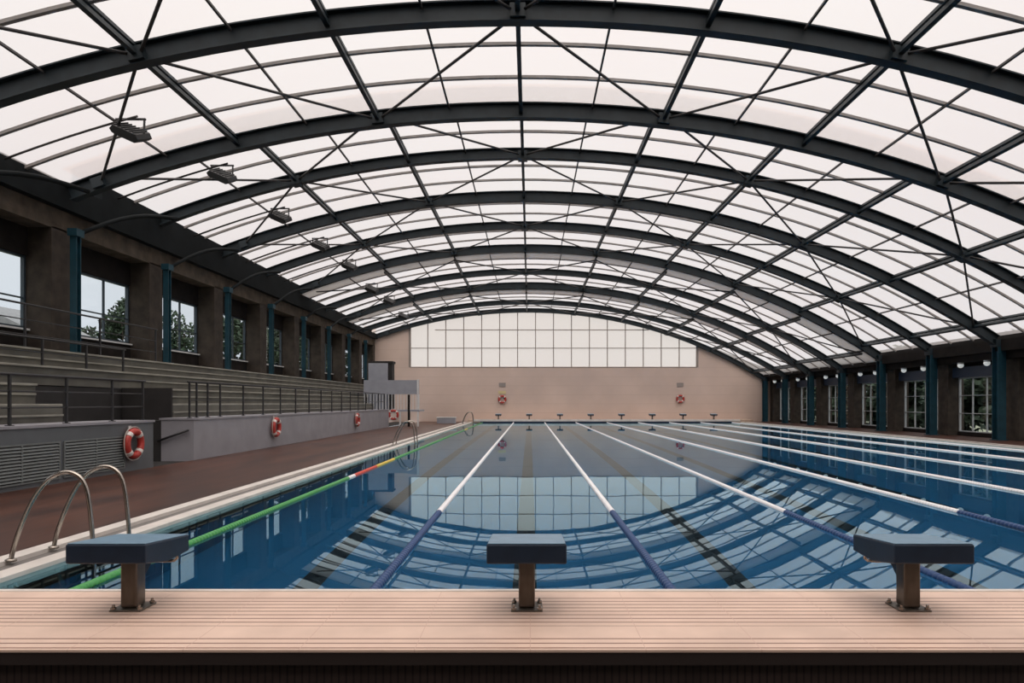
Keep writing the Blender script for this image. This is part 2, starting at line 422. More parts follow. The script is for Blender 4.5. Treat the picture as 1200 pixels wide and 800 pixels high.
# floodlights in a row under the left of the roof
def floodlight():
    r = thing('floodlight', '', 'floodlight', (0,0,0), 0, 'floodlights under the left side of the roof')
    b = MB(); b.prism([(-.30,-.06),(.30,-.06),(.38,.02),(.30,.14),(-.30,.14),(-.38,.02)], 1, -.26, .26)
    h = b.build('housing', M['lamp_body'], r, .02); h.rotation_euler = (math.radians(28), math.radians(24), 0)
    g = MB(); g.box(-.27, .27, -.22, .22, -.085, -.055); gg = g.build('lens', M['lamp_glass'], h)
    f = MB()
    for k in range(6): f.box(-.28 + k*.1, -.26 + k*.1, -.24, .24, .14, .165)
    f.build('cooling_fins', M['lamp_body'], h)
    k = MB(); k.bar((-.33,-.02,.02), (-.33,.0,.36), .04, .03); k.bar((.33,-.02,.02), (.33,0,.36), .04, .03); k.bar((-.36,0,.36), (.36,0,.36), .05, .04)
    k.build('bracket', M['lamp_body'], r)
    return r
fl0 = None
for n in range(1, 9):
    sec = sec_of_bay(n); y = AY(n) + S * .5; x = -9.75 + .06*(n-1); t = th_x(sec, x)
    p = P(sec, t, .52, y)
    lab = 'dark floodlight nearest the camera, upper left under the roof' if n == 1 else 'dark floodlight under left roof between the %s and %s arches' % (ORD[n-1], ORD[n])
    if fl0 is None: fl0 = floodlight(); fl0.location = p; fl0['label'] = lab; f = fl0
    else: f = dup(fl0, p, 0, lab)
    m = MB()
    a = th_x(sec, SEC[sec][2] + .1); b = th_x(sec, x + .3)
    for dy in (-.08, ):
        m.tube([P(sec, a + (b-a)*i/8, .19, y + dy) - p for i in range(9)], .03, 6)
    m.build('support_rail', M['rod'], f)

# ------------------------------------------------------------------ left wall
XW, XF = -13.6, -12.9                       # window plane, pillar fronts
ZS, ZH = CAMZ + 2.0, CAMZ + 3.97            # sill, head
for n in range(-3, 11):
    y = AY(n)
    if n >= 10: y -= .3
    o = MB().box(XW - .15, XF, y - .40, y + .40, 0, CAMZ + 4.80).build('pillar', M['concrete'], None, .02)
    lab = ('broad brown concrete pillar in the left wall, %s' % (('nearest of those in view' if n == 2 else '%s of those in view from the camera' % ORD[n-2]) if n >= 2 else 'outside the left edge of the picture'))
    struct(o, lab, 'pillar')
mb = MB(); mb.box(XW - .2, XF, Y_BACK, 57, CAMZ + 4.74, CAMZ + 5.62)
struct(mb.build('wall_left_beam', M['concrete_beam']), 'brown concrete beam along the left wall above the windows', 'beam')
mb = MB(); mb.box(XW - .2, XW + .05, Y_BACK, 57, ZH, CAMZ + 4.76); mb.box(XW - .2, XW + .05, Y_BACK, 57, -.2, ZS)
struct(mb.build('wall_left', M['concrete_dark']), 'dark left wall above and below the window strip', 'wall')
# eave gutter (dark band under the glazing edge)
for sec, (ya, yb) in {1:(Y_BACK, AY(2)+1.5), 2:(AY(2)+1.5, AY(6)+.2), 3:(AY(6)+.2, AY(8)+.2), 4:(AY(8)+.2, 57)}.items():
    e = P(sec, th_x(sec, SEC[sec][2]), 0, 0); zb = CAMZ + 5.35
    mb = MB(); mb.box(-13.35, -12.72, ya, yb, zb, e.z + .05)
    mb.box(-13.40, -12.66, ya, yb, zb - .05, zb + .05)
    struct(mb.build('trim_eave', M['eave']), ['dark left eave beam nearest the camera','dark left eave beam between the second and sixth arches','dark left eave beam between the sixth and eighth arches','dark left eave beam ending at the far wall'][sec-1], 'eave beam')

def window(idx, y0, y1, plane, z0, z1, cols, rows, frame, label, sill=None, thick=.06, side=1):
    r = thing('window_%d' % idx, None, 'window', (plane, (y0+y1)/2, z0)); struct(r, label, 'window')
    h = (y1 - y0) / 2; H = z1 - z0; mb = MB(); t = thick
    mb.box(-.05,.05,-h,h,0,t); mb.box(-.05,.05,-h,h,H-t,H); mb.box(-.05,.05,-h,-h+t,t,H-t); mb.box(-.05,.05,h-t,h,t,H-t)
    mb.build('window_frame', frame, r)
    m2 = MB()
    for c in range(1, cols): yy = -h + 2*h*c/cols; m2.box(-.03,.03,yy-t*.45,yy+t*.45,t,H-t)
    for q in rows: m2.box(-.032,.032,-h+t,h-t,H*q-t*.3,H*q+t*.3)
    m2.build('mullions', frame, r)
    g = MB(); g.box(-.004,.004,-h+t*.5,h-t*.5,t*.5,H-t*.5); g.build('pane', M['glass'], r)
    if sill:
        q = MB(); q.box(-.09,.17,-h,h,-.05,0.0); q.build('window_sill', sill, r)
    return r
wi = 1
for n in range(0, 10):
    lab = 'left wall window in the bay beyond the %s roof arch' % ORD[n-1] if n >= 1 else 'left wall window before the nearest roof arch'
    window(wi, AY(n) + .40, AY(n+1) - (.40 if n < 9 else .7), XW - .05, ZS, ZH, 3, (.42,), M['frame_blue'], lab, M['white']); wi += 1
# steel columns in front of the pillars with a strut reaching the next arch foot
for n in range(1, 10):
    x = -12.52; y = AY(n); zt = CAMZ + 4.72; zb = CAMZ + 1.36
    r = thing('steel_column', 'slim teal steel column on the stand before the %s concrete pillar' % ORD[max(n-2,0)] if n >= 2 else 'slim teal steel column outside the picture beside the stand', 'column', (x, y, zb))
    mb = MB(); mb.prism([(-.09,-.10),(.09,-.10),(.09,-.075),(.012,-.075),(.012,.075),(.09,.075),(.09,.10),(-.09,.10),(-.09,.075),(-.012,.075),(-.012,-.075),(-.09,-.075)], 2, 0, zt - zb)
    mb.build('shaft', M['steel_blue'], r)
    m = MB(); m.box(-.16,.16,-.16,.16,0,.03); m.build('foot_plate', M['steel_blue'], r)
    m = MB(); m.box(-.13,.13,-.15,.18,zt-zb-.14,zt-zb+.06); m.build('cap_bracket', M['steel_blue'], r)
    if n < 9:
        sec = sec_of_arch(n+1); e = P(sec, th_x(sec, -12.2), .45, AY(n+1) - .2) - Vector((x, y, zb))
        a = Vector((0, .1, zt - zb - .05)); pts = []
        for i in range(9):
            u = i/8; q = a.lerp(e, u); q.z += .28*math.sin(math.pi*u); pts.append(q)
        m = MB(); m.tube(pts, .065, 8); m.build('curved_strut', M['eave'], r)

# ------------------------------------------------------------------ spectator stand
XP = -9.1
def sbox(name, dims, m, label, cat, bevel=.01):
    return struct(MB().box(*dims).build(name, m, None, bevel), label, cat)
ZD = .03                                                  # side decks just above the water
ZP = 1.12                                                 # walkway of the stand
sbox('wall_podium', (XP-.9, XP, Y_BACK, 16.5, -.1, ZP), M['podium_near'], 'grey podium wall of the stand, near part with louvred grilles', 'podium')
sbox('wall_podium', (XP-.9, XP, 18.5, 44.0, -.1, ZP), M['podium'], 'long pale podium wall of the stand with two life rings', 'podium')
# caps
sbox('trim_podium', (XP-.94, XP+.03, Y_BACK, 16.52, ZP, ZP+.05), M['podium'], 'thin cap along the near podium wall', 'cap', 0)
sbox('trim_podium', (XP-.94, XP+.03, 18.48, 44.02, ZP, ZP+.05), M['podium'], 'thin cap along the long podium wall', 'cap', 0)
# dark passage, its gloom painted onto walls and floor
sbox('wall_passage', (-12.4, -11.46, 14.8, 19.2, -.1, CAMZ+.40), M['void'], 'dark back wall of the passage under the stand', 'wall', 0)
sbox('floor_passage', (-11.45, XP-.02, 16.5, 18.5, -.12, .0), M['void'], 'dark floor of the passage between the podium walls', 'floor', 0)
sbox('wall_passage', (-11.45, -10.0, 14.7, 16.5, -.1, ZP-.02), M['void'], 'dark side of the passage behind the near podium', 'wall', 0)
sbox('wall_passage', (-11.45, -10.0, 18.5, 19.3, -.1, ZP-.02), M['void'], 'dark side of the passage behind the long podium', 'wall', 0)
sbox('wall_passage', (-11.44, -10.04, 19.12, 19.19, ZP-.02, CAMZ+.42), M['void'], 'dark sheet added over the ends of the seating tiers beyond the passage', 'wall', 0)  # thin sheet added to darken the tier ends
# tiers
tx = [-10.06, -10.72, -11.44, -12.16, XF - .01 + .02]; tz = [CAMZ - .02, CAMZ + .42, CAMZ + .88, CAMZ + 1.35]
def tier(i, ya, yb, label):
    x0, x1 = tx[i+1] - .0, tx[i]
    zlow = ZP - .02 if i == 0 else tz[i-1]
    o = MB().box(x0, x1, ya, yb, zlow, tz[i] - .05); r = o.build('bleacher_tier', M['bleacher'])
    n = MB().box(x0, x1 + (.05 if i else 0), ya, yb, tz[i] - .05, tz[i]); n.build('seat_slab', M['seat'], r, .008)
    e = MB().box(x1, x1 + .035, ya + .02, yb - .02, (zlow + tz[i])/2 - .03, (zlow + tz[i])/2 + .01); e.build('foot_ledge', M['seat'], r)
    tag(r, label, 'bleacher tier', None)
    return r
tier(0, Y_BACK+.02, 14.7, 'lowest concrete seating tier at the left edge, near side of the dark passage')
tier(1, Y_BACK+.02, 14.8, 'second concrete seating tier at the left edge, near side of the dark passage')
tier(0, 19.2, 43.9, 'lowest concrete seating tier beyond the dark passage')
tier(1, 19.2, 43.9, 'second concrete seating tier beyond the dark passage')
tier(2, Y_BACK+.02, 56.8, 'third concrete seating tier of the stand, running above the passage')
tier(3, Y_BACK+.02, 56.8, 'topmost concrete seating tier along the foot of the pillars')
sbox('floor_ledge', (XW+.05, XF, Y_BACK, 57, tz[3]-.3, tz[3]-.005), M['bleacher'], 'concrete ledge between the pillars under the left windows', 'floor', 0)
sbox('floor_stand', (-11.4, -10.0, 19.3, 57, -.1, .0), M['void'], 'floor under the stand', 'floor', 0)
# louvred grilles on the near podium
k = 0
gr0 = None
for y0, lab in ((11.2, 'louvred metal grille on the near podium, second from the life ring'), (13.3, 'louvred metal grille on the near podium, right beside the life ring')):
    if gr0 is None:
        r = thing('louvre_grille', lab, 'grille', (XP, y0, .12), 0, 'louvred grilles on the near podium'); gr0 = r
        mb = MB(); w = 2.0; h = .72
        mb.box(0,.03,0,w,0,.03); mb.box(0,.03,0,w,h-.03,h); mb.box(0,.03,0,.04,.03,h-.03); mb.box(0,.03,w-.04,w,.03,h-.03); mb.box(0,.03,w/2-.02,w/2+.02,.03,h-.03)
        mb.build('grille_frame', M['louver'], r)
        m = MB(); m.box(.001,.006,.03,w-.03,.02,h-.02); m.build('grille_backing', M['void'], r)
        for q in range(11):
            z = .06 + q*.058
            s = MB(); s.prism([(.008, z+.025),(.034, z-.008),(.034,z-.0),(.008,z+.033)], 1, .04, w-.04)
            # prism along y gives (u=x, w=z)
            s.build('slat', M['louver'], r)
    else: dup(gr0, (XP, y0, .12), 0, lab)

def railing(name, label, x, zb, ys, h=.98, mids=(.5,), group=None):
    r = thing(name, label, 'railing', (x, ys[0], zb), 0, group)
    for y in ys:
        m = MB(); m.box(-.022,.022,y-ys[0]-.022,y-ys[0]+.022,0,h); m.box(-.05,.05,y-ys[0]-.05,y-ys[0]+.05,0,.015); m.build('post', M['rail'], r)
    L = ys[-1]-ys[0]
    m = MB(); m.tube([(0,-.1,h+.01),(0,L+.1,h+.01)], .026, 8); m.build('top_rail', M['rail'], r)
    for q in mids:
        m = MB(); m.tube([(0,0,h*q),(0,L,h*q)], .014, 6); m.build('mid_rail', M['rail'], r)
    return r
railing('guard_railing', 'dark guard railing on the near podium above the louvred grilles', XP-.2, ZP+.05, [6.2,7.7,9.2,10.7,12.2,13.7,15.2,16.4], .92, (.35,.68))
railing('guard_railing', 'dark guard railing along the front of the long pale podium', XP-.2, ZP+.05, [18.65,19.05,19.7,20.5] + [20.5+1.65*i for i in range(1,15)], .98, (.5,))
railing('guard_railing', 'tall thin dark railing along the topmost tier beside the pillars', -12.28, tz[3], [10.8,13.7,16.6,19.5,22.4], 1.05, (.3,.65))
railing('guard_railing', 'dark railing above the passage on the third tier', -11.5, tz[2], [14.6,16.1,17.7,19.3], .62, (.5,))
# handrail on the passage wall
r = thing('handrail', 'dark sloping handrail on the end wall of the long podium', 'handrail', (-9.5, 18.5, .6))
m = MB(); m.tube([(-.55,-.07,-.05),(.28,-.07,.25)], .03, 8); m.build('rail', M['rail'], r)
m = MB(); m.bar((-.4,0,-.0),(-.4,-.07,-.0),.02,.02); m.bar((.15,0,.2),(.15,-.07,.2),.02,.02); m.build('bracket', M['rail'], r)

# white platform at the far end of the stand
r = thing('viewing_platform', 'white steel platform with barred railing at the far end of the stand', 'platform', (-9.1, 45.0, ZD))
m = MB()
for x in (-.85, .55, 1.72):
    mm = MB(); mm.box(x-.05,x+.05,-.05,.05,0,1.0); mm.build('leg', M['white'], r)
m.box(-1.85,1.8,-.06,2.2,.98,1.10); m.build('deck_slab', M['gate_white'], r)
m = MB(); m.box(-1.85,1.8,-.05,0,2.12,3.05); m.build('parapet_panel', M['gate_white'], r)
m = MB()
for i in range(19): x = -1.8 + i*.2; m.box(x-.018,x+.018,-.04,0,1.1,2.12)
m.build('railing_bars', M['white'], r)
m = MB(); m.box(1.06,1.2,-.1,.04,0,2.1); m.build('dark_post', M['concrete_dark'], r)
m = MB(); m.box(1.66,1.78,-.06,.06,1.1,3.1); m.build('corner_post', M['white'], r)
r = thing('cabin', 'small pale cabin standing on the white platform', 'cabin', (-9.95, 46.0, ZD+1.10))
m = MB(); m.box(-.85,.45,-.4,.6,0,3.1); m.build('cabin_body', M['gate_white'], r, .02)
m = MB(); m.box(-.85,.78,-.35,.6,3.1,3.25); m.build('dark_roof', M['void'], r)
m = MB(); m.box(.45,.72,-.3,.5,0,3.1); m.build('dark_side', M['void'], r)

# ------------------------------------------------------------------ right wall
XR = 19.45
for n in range(-3, 11):
    y = AY(n) - (.35 if n == 10 else 0)
    o = MB().box(20.0, 20.75, y - .42, y + .42, 0, 3.6).build('pillar', M['concrete'], None, .02)
    struct(o, ('brown concrete pillar in the right wall behind the %s steel column' % ORD[n-4]) if 4 <= n else 'brown concrete pillar of the right wall outside the picture', 'pillar')
    if n <= 0 or n > 10: continue
    sec = sec_of_arch(n); zt = P(sec, th_x(sec, XR), .2, 0).z
    r = thing('steel_column', ('teal steel column under the %s roof arch, right side of the pool' % ORD[n-1]), 'column', (XR, y, ZD), 0)
    mb = MB(); w, d = .17, .19
    mb.prism([(-w,-d),(w,-d),(w,-d+.03),(.015,-d+.03),(.015,d-.03),(w,d-.03),(w,d),(-w,d),(-w,d-.03),(-.015,d-.03),(-.015,-d+.03),(-w,-d+.03)], 2, .0, zt - ZD)
    mb.build('shaft', M['steel_blue'], r)
    m = MB(); m.box(-.24,.24,-.24,.24,0,.035); m.build('foot_plate', M['steel_blue'], r)
    m = MB(); m.box(-.24,.2,-.2,.2,zt-ZD-.30,zt-ZD+.02); m.build('head_plate', M['steel'], r)
mb = MB(); mb.box(19.66, 20.8, Y_BACK, 57, 3.42, CAMZ + 2.95); mb.box(19.40, 19.70, Y_BACK, 57, CAMZ + 2.15, CAMZ + 2.62)
struct(mb.build('wall_right_beam', M['concrete_dark']), 'dark beam under the right eave above the columns', 'beam')
mb = MB(); mb.box(20.45, 20.8, Y_BACK, 57, -.1, .22); mb.box(20.45, 20.8, Y_BACK, 57, 3.25, 3.45)
struct(mb.build('wall_right', M['concrete_dark']), 'low dark right wall below and above the windows', 'wall')
for n in range(1, 10):
    y0, y1 = AY(n) + .42, AY(n+1) - (.42 if n < 9 else .85)
    window(wi, y0, y1, 20.55, .22, 2.78, 4, (.34, .67), M['frame_pale'], 'right wall window between the %s and %s roof arches' % (ORD[n-1], ORD[n]), M['frame_pale'], .05); wi += 1
    o = MB().box(20.2, 20.5, y0, y1, 2.78, 3.26).build('trim_lintel', M['panel_blue'])
    struct(o, 'dark blue lintel above the right window between the %s and %s arches' % (ORD[n-1], ORD[n]), 'lintel')
M['lamp_lit'] = mat('lamp_diffuser', (0.75, 0.76, 0.74), 0.4)
b = M['lamp_lit'].node_tree.nodes['Principled BSDF']; b.inputs['Emission Color'].default_value = (.9, .95, .92, 1); b.inputs['Emission Strength'].default_value = .35
lp0 = None
for n in range(3, 10):
    for q, dy in (('near', 1.15), ('far', 2.95)):
        lab = 'small round white lamp under the right beam, %s one between %s and %s arches' % (q, ORD[n-1], ORD[n])
        loc = (19.72, AY(n) + dy, 3.42)
        if lp0 is None:
            r = thing('round_lamp', lab, 'lamp', loc, 0, 'round lamps under the right beam'); lp0 = r
            m = MB(); m.lathe((0,0,-.07), (0,0,1), [(0,.12),(.05,.13),(.07,.13)], 14); m.build('lamp_base', M['white'], r)
            m = MB(); m.lathe((0,0,-.24), (0,0,1), [(0,.04),(.03,.09),(.08,.125),(.13,.13),(.17,.12)], 14); m.build('diffuser', M['lamp_lit'], r)
        else: dup(lp0, loc, 0, lab)

# ------------------------------------------------------------------ far wall with its window
YF = AY(10) + .02
def arc4(x): return P(4, th_x(4, x), .0, YF).z
WX0, WX1, WZ0 = -10.0, 13.93, CAMZ + 2.98
mb = MB()
def wallpoly(x0, x1, z0, n=24):
    xs = [x0 + (x1-x0)*i/n for i in range(n+1)]
    prof = [(x0, z0), (x1, z0)] + [(x, arc4(x)) for x in reversed(xs)]
    mb.prism(prof, 1, YF, YF + .25)
mb.box(-13.7, 20.8, YF, YF + .25, -.2, WZ0)
wallpoly(-12.9, WX0, WZ0); wallpoly(WX1, 19.45, WZ0)
mb.box(-13.8, -12.9, YF, YF+.25, WZ0, 8.0)
struct(mb.build('wall_far', M['far_wall']), 'pinkish far end wall behind the pool', 'wall')
r = thing('window_%d' % wi, None, 'window', (0, YF, WZ0)); struct(r, 'broad pale gable window filling the upper far wall', 'window'); wi += 1
m = MB(); n = 48; xs = [WX0 + (WX1-WX0)*i/n for i in range(n+1)]
m.poly([(x, .1, 0) for x in xs] + [(x, .1, arc4(x) - WZ0) for x in xs], [(i, i+1, n+2+i, n+1+i) for i in range(n)])
m.build('pane', M['gable_sheet'], r)
for i in range(17):
    x = WX0 + (WX1-WX0)*i/16; w = .09 if i in (0, 16) else .032
    m = MB(); m.box(x-w, x+w, -.02, .09, 0, arc4(x) - WZ0 - .02); m.build('mullion', M['far_frame'], r)
for h, a, b in ((1.58, WX0, WX1), (3.1, -7.9, 9.9), (.0, WX0, WX1)):
    m = MB(); m.box(a, b, -.015, .085, h-.03, h+.03); m.build('transom', M['far_frame'], r)

# back wall behind the camera
mb = MB(); mb.box(-13.8, 20.8, Y_BACK - .3, Y_BACK, -.6, 11.2)
struct(mb.build('wall_back', M['concrete']), 'wall behind the camera', 'wall')

# ------------------------------------------------------------------ decks, pool, water
X0, X1 = -4.40, 16.72         # pool sides
Y0, Y1 = 4.78, 55.0
sbox('floor_deck', (XP-.05, -5.30, Y_BACK, 57, -.3, ZD), M['deck'], 'wet brown deck between the stand and the pool', 'floor', 0)
sbox('floor_deck', (17.42, 20.8, Y_BACK, 57, -.3, ZD), M['deck'], 'narrow brown deck along the right side of the pool', 'floor', 0)
def coping(sgn, xe, side):
    a, b = (lambda u, v: (min(xe - sgn*u, xe - sgn*v), max(xe - sgn*u, xe - sgn*v)))(0,0), None
    def rng(u, v): p, q = xe - sgn*u, xe - sgn*v; return (min(p,q), max(p,q))
    for (u, v, z, mm, lab, nm) in ((.70,.90,ZD+.015,'strip','outer white coping strip along the %s deck','trim_coping'),
                               (.46,.70,ZD-.03,'grate','grey gutter grating along the %s pool edge','trim_gutter'),
                               (.25,.46,ZD+.01,'strip','inner white coping strip along the %s pool edge','trim_coping'),
                               (.0,.25,-.03,'ledge','grey green overflow ledge along the %s pool edge','trim_ledge')):
        p, q = rng(u, v)
        o = MB().box(p, q, Y0, Y1+.0, -.4, z).build(nm, M[mm])
        struct(o, lab % side, 'coping')
coping(1, X0, 'left'); coping(-1, X1, 'right')
# basin
mb = MB(); D = 1.95
mb.box(X0-.3, X1+.3, Y0-.3, Y1+.3, -D-.2, -D)
mb.box(X0-.3, X0, Y0-.3, Y1+.3, -D, -.40); mb.box(X1, X1+.3, Y0-.3, Y1+.3, -D, -.40)
mb.box(X0-.02, X0, Y0, Y1, -.4, -.03); mb.box(X1, X1+.02, Y0, Y1, -.4, -.03)
mb.box(X0, X1, Y0-.3, Y0, -D, -.02); mb.box(X0, X1, Y1, Y1+.3, -D, -.02)
struct(mb.build('floor_basin', M['tile_blue']), 'blue tiled pool basin under the water', 'pool')
LC = [-2.56 + 2.5*k for k in range(8)]
for k, x in enumerate(LC):
    mb = MB(); mb.box(x-.14, x+.14, Y0+2, Y1-2, -D, -D+.006); mb.box(x-.55, x+.55, Y0+2, Y0+2.28, -D, -D+.0061); mb.box(x-.55, x+.55, Y1-2.28, Y1-2, -D, -D+.0061)
    struct(mb.build('trim_lane_line', M['tile_line']), 'dark lane line on the pool floor, %s from the left' % ORD[k], 'lane line')
mb = MB(); nx, ny = 2, 2
mb.poly([(X0-.25,Y0,0),(X1+.25,Y0,0),(X1+.25,Y1,0),(X0-.25,Y1,0)], [(0,1,2,3)])
tag(mb.build('pool_water', M['water']), 'still blue pool water mirroring the roof', 'water', None, 'structure')
# end decks
ZE = .26
sbox('floor_end_deck', (-9.1, 20.4, 3.655, Y0, ZE-.018, ZE), M['end_tile'], 'pink grooved tile deck carrying the near starting blocks', 'floor', .004)
sbox('trim_deck_edge', (-9.1, 20.4, Y0-.0, Y0+.045, -.1, ZE+.008), M['strip'], 'pale edge of the near deck above the water', 'edge', .006)
sbox('wall_end_deck', (-9.1, 20.4, 3.70, Y0, -.55, ZE-.018), M['face_tile'], 'ribbed tile face under the near deck, shade painted dark', 'wall', 0)
sbox('trim_deck_lip', (-9.1, 20.4, 3.66, 3.70, ZE-.085, ZE-.018), M['lip'], 'lip under the front of the near deck, overhang shade painted dark', 'lip', 0)
sbox('floor', (-13.6, 20.8, Y_BACK, 3.68, -.65, -.55), M['near_floor'], 'dark floor below the camera', 'floor', 0)
sbox('floor_end_deck', (X0-.6, 18.0, Y1, YF, -.3, ZE-.02), M['deck_pale'], 'pale tiled deck under the far starting blocks', 'floor', .01)
sbox('trim_touch_panel', (X0+.4, X1-.4, Y1-.04, Y1, -.3, .08), M['navy'], 'navy touch panels along the far pool end', 'panel', 0)
sbox('trim_deck_edge', (X0-.2, X1+.2, Y1-.05, Y1+.12, .10, ZE), M['strip'], 'pale edge of the far deck above the touch panels', 'edge', 0)

# ------------------------------------------------------------------ lane ropes
def rope_profile(y0, y1, r0=.046, step=.075):
    prof = [(0, .02)]; n = max(2, int((y1 - y0) / step)); st = (y1 - y0) / n
    for i in range(n):
        b = i * st
        prof += [(b + st*.06, r0*.86), (b + st*.2, r0), (b + st*.72, r0), (b + st*.9, r0*.86)]
    prof.append((y1 - y0, .02))
    return prof
def rope(x, segs, label):
    r = thing('lane_rope', label, 'lane rope', (x, Y0, 0), 0, 'lane ropes floating on the pool')
    for (a, b, mm) in segs:
        m = MB(); m.lathe((0, a - Y0, .0), (0, 1, 0), rope_profile(a, b), 8, True); m.build('float_string', M[mm], r)
    m = MB(); m.tube([(0, .045, .06), (0, segs[0][0]-Y0+.02, 0)], .008, 6); m.tube([(0, segs[-1][1]-Y0-.02, 0), (0, Y1-Y0-.05, .04)], .008, 6)
    m.build('end_cable', M['chrome'], r)
    m = MB(); m.lathe((0, .045, .02), (0,0,1), [(0,.02),(.03,.03),(.09,.03),(.10,.015)], 8); m.build('anchor_eye', M['white'], r)
YC = 9.85
std = [(5.15, YC, 'float_blue'), (YC, 49.6, 'float_white'), (49.6, 54.7, 'float_blue')]
std = [(5.15, YC, 'float_blue'), (YC, 54.7, 'float_white')]
rope(-3.81, [(5.1, 14.3, 'float_green'), (14.3, 14.8, 'float_white'), (14.8, 16.9, 'float_red'), (16.9, 19.1, 'float_yellow'), (19.1, 39.5, 'float_green'), (39.5, 41.5, 'float_yellow'), (41.5, 54.7, 'float_green')],
     'green lane rope beside the left pool edge with red and yellow section')
for k in range(1, 9):
    x = -3.81 + 2.5*k
    lab = ('white lane rope just left of the centre starting block, navy near end' if k == 1 else
           'white lane rope just right of the centre starting block, navy near end' if k == 2 else
           'white lane rope, %s counted from the left edge of the pool' % ORD[k])
    rope(x, std, lab)

# ------------------------------------------------------------------ starting blocks
def block():
    r = thing('starting_block', '', 'starting block', (0,0,0), 0, 'starting blocks')
    b = MB()                                   # platform slopes down towards the water (+y)
    b.prism([(-.215,.350),(-.215,.466),(.315,.424),(.315,.318),(.05,.305)], 0, -.242, .242)
    b.build('platform', M['block_body'], r, .008)
    t = MB(); t.prism([(-.208,.4662),(-.208,.4725),(.310,.4312),(.310,.4250)], 0, -.236, .236); t.build('lit_top_pad', M['block_top_lit'], r, .003)
    p = MB(); p.box(-.052,.052,.02,.13,.012,.33); p.build('post', M['block_post'], r, .012)
    g = MB(); g.prism([(.125,.20),(.125,.31),(.27,.318)], 0, -.05, -.025); g.prism([(.125,.20),(.125,.31),(.27,.318)], 0, .025, .05); g.build('gusset', M['block_body'], r)
    q = MB(); q.box(-.10,.10,-.02,.17,0,.010); q.build('base_plate', M['plate'], r, .003)
    for sx in (-1,1):
        for y in (.0,.15):
            bb = MB(); bb.lathe((sx*.082, y, .010), (0,0,1), [(0,.017),(.014,.017),(.014,.009),(.03,.009)], 6, False); bb.build('bolt', M['chrome'], r)
    for sx in (-1,1):
        h = MB(); h.tube([(sx*.20,.22,.33),(sx*.20,.24,.285),(sx*.17,.26,.262),(sx*.10,.27,.255),(sx*.03,.27,.255)], .011, 8); h.build('backstroke_grip', M['chrome'], r)
    return r
b0 = block(); b0.location = (-2.56, 4.33, ZE); b0['label'] = 'blue grey starting block on the near deck at the left'
dup(b0, (-.02, 4.33, ZE), 0, 'blue grey starting block on the near deck in the centre')
dup(b0, (2.44, 4.33, ZE), 0, 'blue grey starting block on the near deck at the right')
for k, x in enumerate(LC):
    dup(b0, (x, 55.55, ZE-.02), math.pi, 'small starting block on the far deck, %s from the left' % ORD[k])

# ------------------------------------------------------------------ pool ladders
def ladder():
    r = thing('pool_ladder', '', 'pool ladder', (0,0,0), 0, 'pool ladders on the left edge')
    for y in (-.30, .30):
        ctl = [(-.68,0),(-.645,.16),(-.575,.36),(-.48,.57),(-.385,.72),(-.27,.83),(-.13,.875),(-.01,.83),(.055,.72),(.09,.55),(.115,.3),(.13,.05),(.14,-.2),(.14,-1.1)]
        pts = []
        for i in range(len(ctl) - 1):
            p0, p1, p2, p3 = ctl[max(i-1,0)], ctl[i], ctl[i+1], ctl[min(i+2,len(ctl)-1)]
            for u in (0, .25, .5, .75):
                f = lambda a, b, c, d: .5*((2*b) + (-a+c)*u + (2*a-5*b+4*c-d)*u*u + (-a+3*b-3*c+d)*u**3)
                pts.append((f(p0[0],p1[0],p2[0],p3[0]), y, f(p0[1],p1[1],p2[1],p3[1])))
        pts.append((ctl[-1][0], y, ctl[-1][1]))
        m = MB(); m.tube(pts, .021, 10); m.build('rail', M['chrome'], r)
        f = MB(); f.lathe((-.68,y,0), (0,0,1), [(0,.05),(.02,.05),(.03,.03)], 12); f.build('flange', M['chrome'], r)
    for z in (-.25,-.52,-.79):
        m = MB(); m.box(.11,.20,-.30,.30,z-.012,z+.012); m.build('step', M['chrome'], r)
    return r
l0 = ladder(); l0.location = (X0 + .0, 6.98, ZD); l0['label'] = 'chrome pool ladder nearest the camera, behind the left starting block'
dup(l0, (X0, 25.6, ZD), 0, 'chrome pool ladder halfway along the left pool edge')
dup(l0, (X0, 51.5, ZD), 0, 'small chrome pool ladder at the far left corner of the pool')

# ------------------------------------------------------------------ life rings
def life_ring():
    r = thing('life_ring', '', 'life ring', (0,0,0), 0, 'life rings')     # hangs in the local x-z plane, wall behind at +y
    Rr, rr = .275, .078
    def arcp(a0, a1, n): return [((Rr)*math.cos(a0+(a1-a0)*i/n), -.11, Rr*math.sin(a0+(a1-a0)*i/n)) for i in range(n+1)]
    m = MB(); m.tube([(Rr*math.cos(2*math.pi*i/32), -.11, Rr*math.sin(2*math.pi*i/32)) for i in range(32)], rr, 10, True, True)
    m.build('ring', M['orange'], r)
    for k in range(4):
        a = math.pi/4 + k*math.pi/2
        m = MB(); m.tube(arcp(a-.16, a+.16, 5), rr+.006, 10); m.build('band', M['ring_white'], r)
    pts = []
    for i in range(48):
        a = 2*math.pi*i/48; q = Rr + rr + .018 + .02*abs(math.sin(2*a)); pts.append((q*math.cos(a), -.11, q*math.sin(a)))
    m = MB(); m.tube(pts, .011, 6, True, True); m.build('grab_rope', M['rope_cord'], r)
    m = MB(); m.box(-.05,.05,-.02,0,.08,.40); m.box(-.03,.03,-.10,0,.185,.205); m.build('hook', M['white'], r)
    return r
r0 = life_ring(); r0.location = (XP + .0, 15.5, .66); r0.rotation_euler = (0,0,math.pi/2); r0['label'] = 'orange life ring with white bands on the near podium beside the grilles'
dup(r0, (XP, 24.2, .72), math.pi/2, 'orange life ring midway along the long pale podium wall')
dup(r0, (XP, 35.6, .70), math.pi/2, 'orange life ring near the far end of the long pale podium')
dup(r0, (-8.95, 44.9, .80), 0, 'orange life ring hanging under the white platform')
